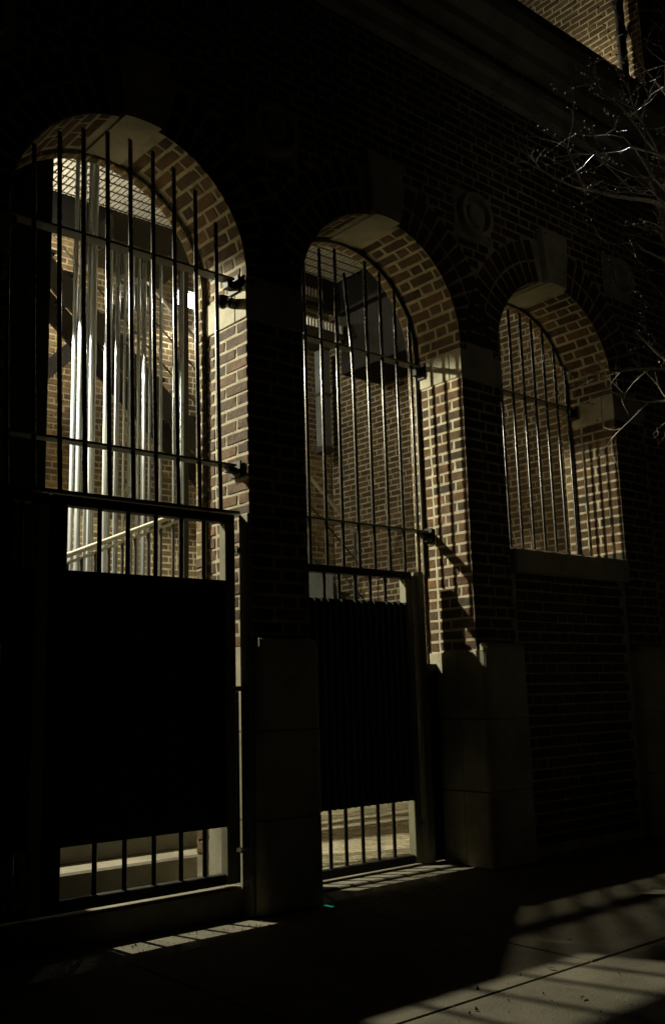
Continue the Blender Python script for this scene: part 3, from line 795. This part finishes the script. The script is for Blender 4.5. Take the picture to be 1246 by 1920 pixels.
# ---------------------------------------------------------------- tree at the right
tr = thing('street_tree', (3.0, -1.45, 0), 'bare budding street tree reaching in from the right edge', 'tree')
rt_ = random.Random(21)
wood = MB(); twig = MB(); buds = MB()
base = Vector((3.0,-1.45,0))
wood.tube([base, base+Vector((0.03,0.02,1.2)), base+Vector((-0.02,0.05,2.4)), base+Vector((0.05,0.0,3.6)), base+Vector((0.0,0.1,5.2))], [0.13,0.11,0.095,0.075,0.035], 12)
def grow(p, d, L, r, depth):
    n = 6; pts = [p]; rad = [r]
    dd = d.normalized()
    for i in range(n):
        dd = (dd + Vector((rt_.uniform(-1,1), rt_.uniform(-1,1), rt_.uniform(-0.9,1.0)))*0.22 + Vector((0,0,0.03))).normalized()
        p = p + dd*L/n; pts.append(p); rad.append(r*(1-0.62*(i+1)/n))
    (wood if depth < 2 else twig).tube(pts, rad, 7 if depth < 2 else 5)
    if depth < 3:
        nb = (4,4,3,2)[depth]
        for q in range(nb):
            i = 1 + int((n-0.01)*rt_.uniform(0.15,1.0)) ; i = min(i, n)
            a = pts[i]; bd = (pts[i]-pts[i-1]).normalized()
            side = bd.cross(Vector((rt_.uniform(-1,1), rt_.uniform(-1,1), rt_.uniform(-1,1)))).normalized()
            grow(a, bd*0.75+side*0.75, L*rt_.uniform(0.42,0.66), rad[i]*0.72, depth+1)
    if depth >= 2:
        for i in range(1, n+1):
            if rt_.random() < 0.75:
                b0 = pts[i]; dr = Vector((rt_.uniform(-1,1), rt_.uniform(-1,1), rt_.uniform(-0.2,1))).normalized()
                s_ = rt_.uniform(0.010,0.022)
                buds.tube([b0, b0+dr*s_*0.5, b0+dr*s_], [0.002, 0.0055, 0.001], 4, False)
for z, d, L in ((2.45,(-1.0,0.10,0.06),1.35),(2.75,(-1.0,0.2,-0.02),1.2),(3.25,(-1.0,0.05,0.02),1.35),(3.45,(-0.9,-0.1,0.05),1.25),(3.75,(-1.0,0.15,0.15),1.25),(4.05,(-0.9,0.0,0.2),1.1),(4.4,(-0.9,0.2,0.1),1.0),
                (3.2,(0.8,0.3,0.5),1.2),(3.8,(0.5,-0.8,0.6),1.2),(4.8,(0.2,0.4,1.0),1.2)):
    grow(base+Vector((0.0,0.03,z)), Vector(d), L, 0.022, 0)
wood.build('trunk', BARK, tr); tw = twig.build('crown', BARK, tr); bu = buds.build('bud', BUD, tw, kind='stuff')

# grass tuft and dry leaves
rg = random.Random(9)
gr = MB()
for i in range(260):
    x = 0.05+rg.gauss(0,0.10); y = -2.62+rg.gauss(0,0.07); h = rg.uniform(0.03,0.10); a = rg.uniform(0,6.28); lean = rg.uniform(0,0.05)
    dx, dy = math.cos(a), math.sin(a); w = 0.003
    gr.add([(x-dy*w,y+dx*w,0),(x+dy*w,y-dx*w,0),(x+dx*lean*0.5+dy*w*0.6,y+dy*lean*0.5-dx*w*0.6,h*0.6),(x+dx*lean,y+dy*lean,h)], [(0,1,2),(0,2,3)])
tag(gr.build('grass', GRASSM), 'small dark tuft of grass growing on the pavement at the lower right', 'grass', None, 'stuff')
for i, (x, y, lab) in enumerate(((-0.02,-1.92,'curled dry leaf lying nearest the grass tuft'),(0.20,-1.62,'small dry leaf lying on the lit pavement'),(-0.45,-1.95,'dry leaf lying at the bottom edge of the lit pavement'))):
    m = MB(); vs = []
    for q in range(9):
        t_ = q/8; w = 0.008*math.sin(math.pi*min(1,t_*1.02)); z = 0.003+0.004*math.sin(3*t_+i)
        vs += [(-0.018+0.036*t_, -w, z+0.003), (-0.018+0.036*t_, 0, z), (-0.018+0.036*t_, w, z+0.003)]
    fs = []
    for q in range(8): fs += [(q*3,q*3+1,q*3+4,q*3+3),(q*3+1,q*3+2,q*3+5,q*3+4)]
    m.add(vs, fs); o = m.build('fallen_leaf', LEAFM, None); o.location = Vector((x,y,0.006)); o.rotation_euler = (0,0,1.1*i+0.4)
    tag(o, lab, 'leaf', 'dry leaves on the pavement')

# grit swept against the wall and scattered over the pavement
rp = random.Random(31); gm_ = MB()
for i in range(900):
    if i < 450: x, y = rp.uniform(-1.4, 3.6), -0.09 - abs(rp.gauss(0, 0.12))
    else: x, y = rp.uniform(-1.2, 2.4), rp.uniform(-2.4, -0.2)
    r_ = rp.uniform(0.002, 0.006) if rp.random() < 0.93 else rp.uniform(0.006, 0.011)
    z0 = 0.003
    vs = [(x+r_*rp.uniform(0.7,1.2)*math.cos(q*1.5708+rp.uniform(-.3,.3)), y+r_*rp.uniform(0.7,1.2)*math.sin(q*1.5708+rp.uniform(-.3,.3)), z0) for q in range(4)]
    vs.append((x+rp.uniform(-.3,.3)*r_, y+rp.uniform(-.3,.3)*r_, z0+r_*rp.uniform(0.7,1.3)))
    gm_.add(vs, [(0,1,4),(1,2,4),(2,3,4),(3,0,4)])
tag(gm_.build('grit', surface('grit_stone', (0.06,0.055,0.04), (0.22,0.20,0.15), 40, 0.9, 0.2, 80, 0.001)), 'loose grit scattered over the pavement and along the wall foot', 'grit', None, 'stuff')
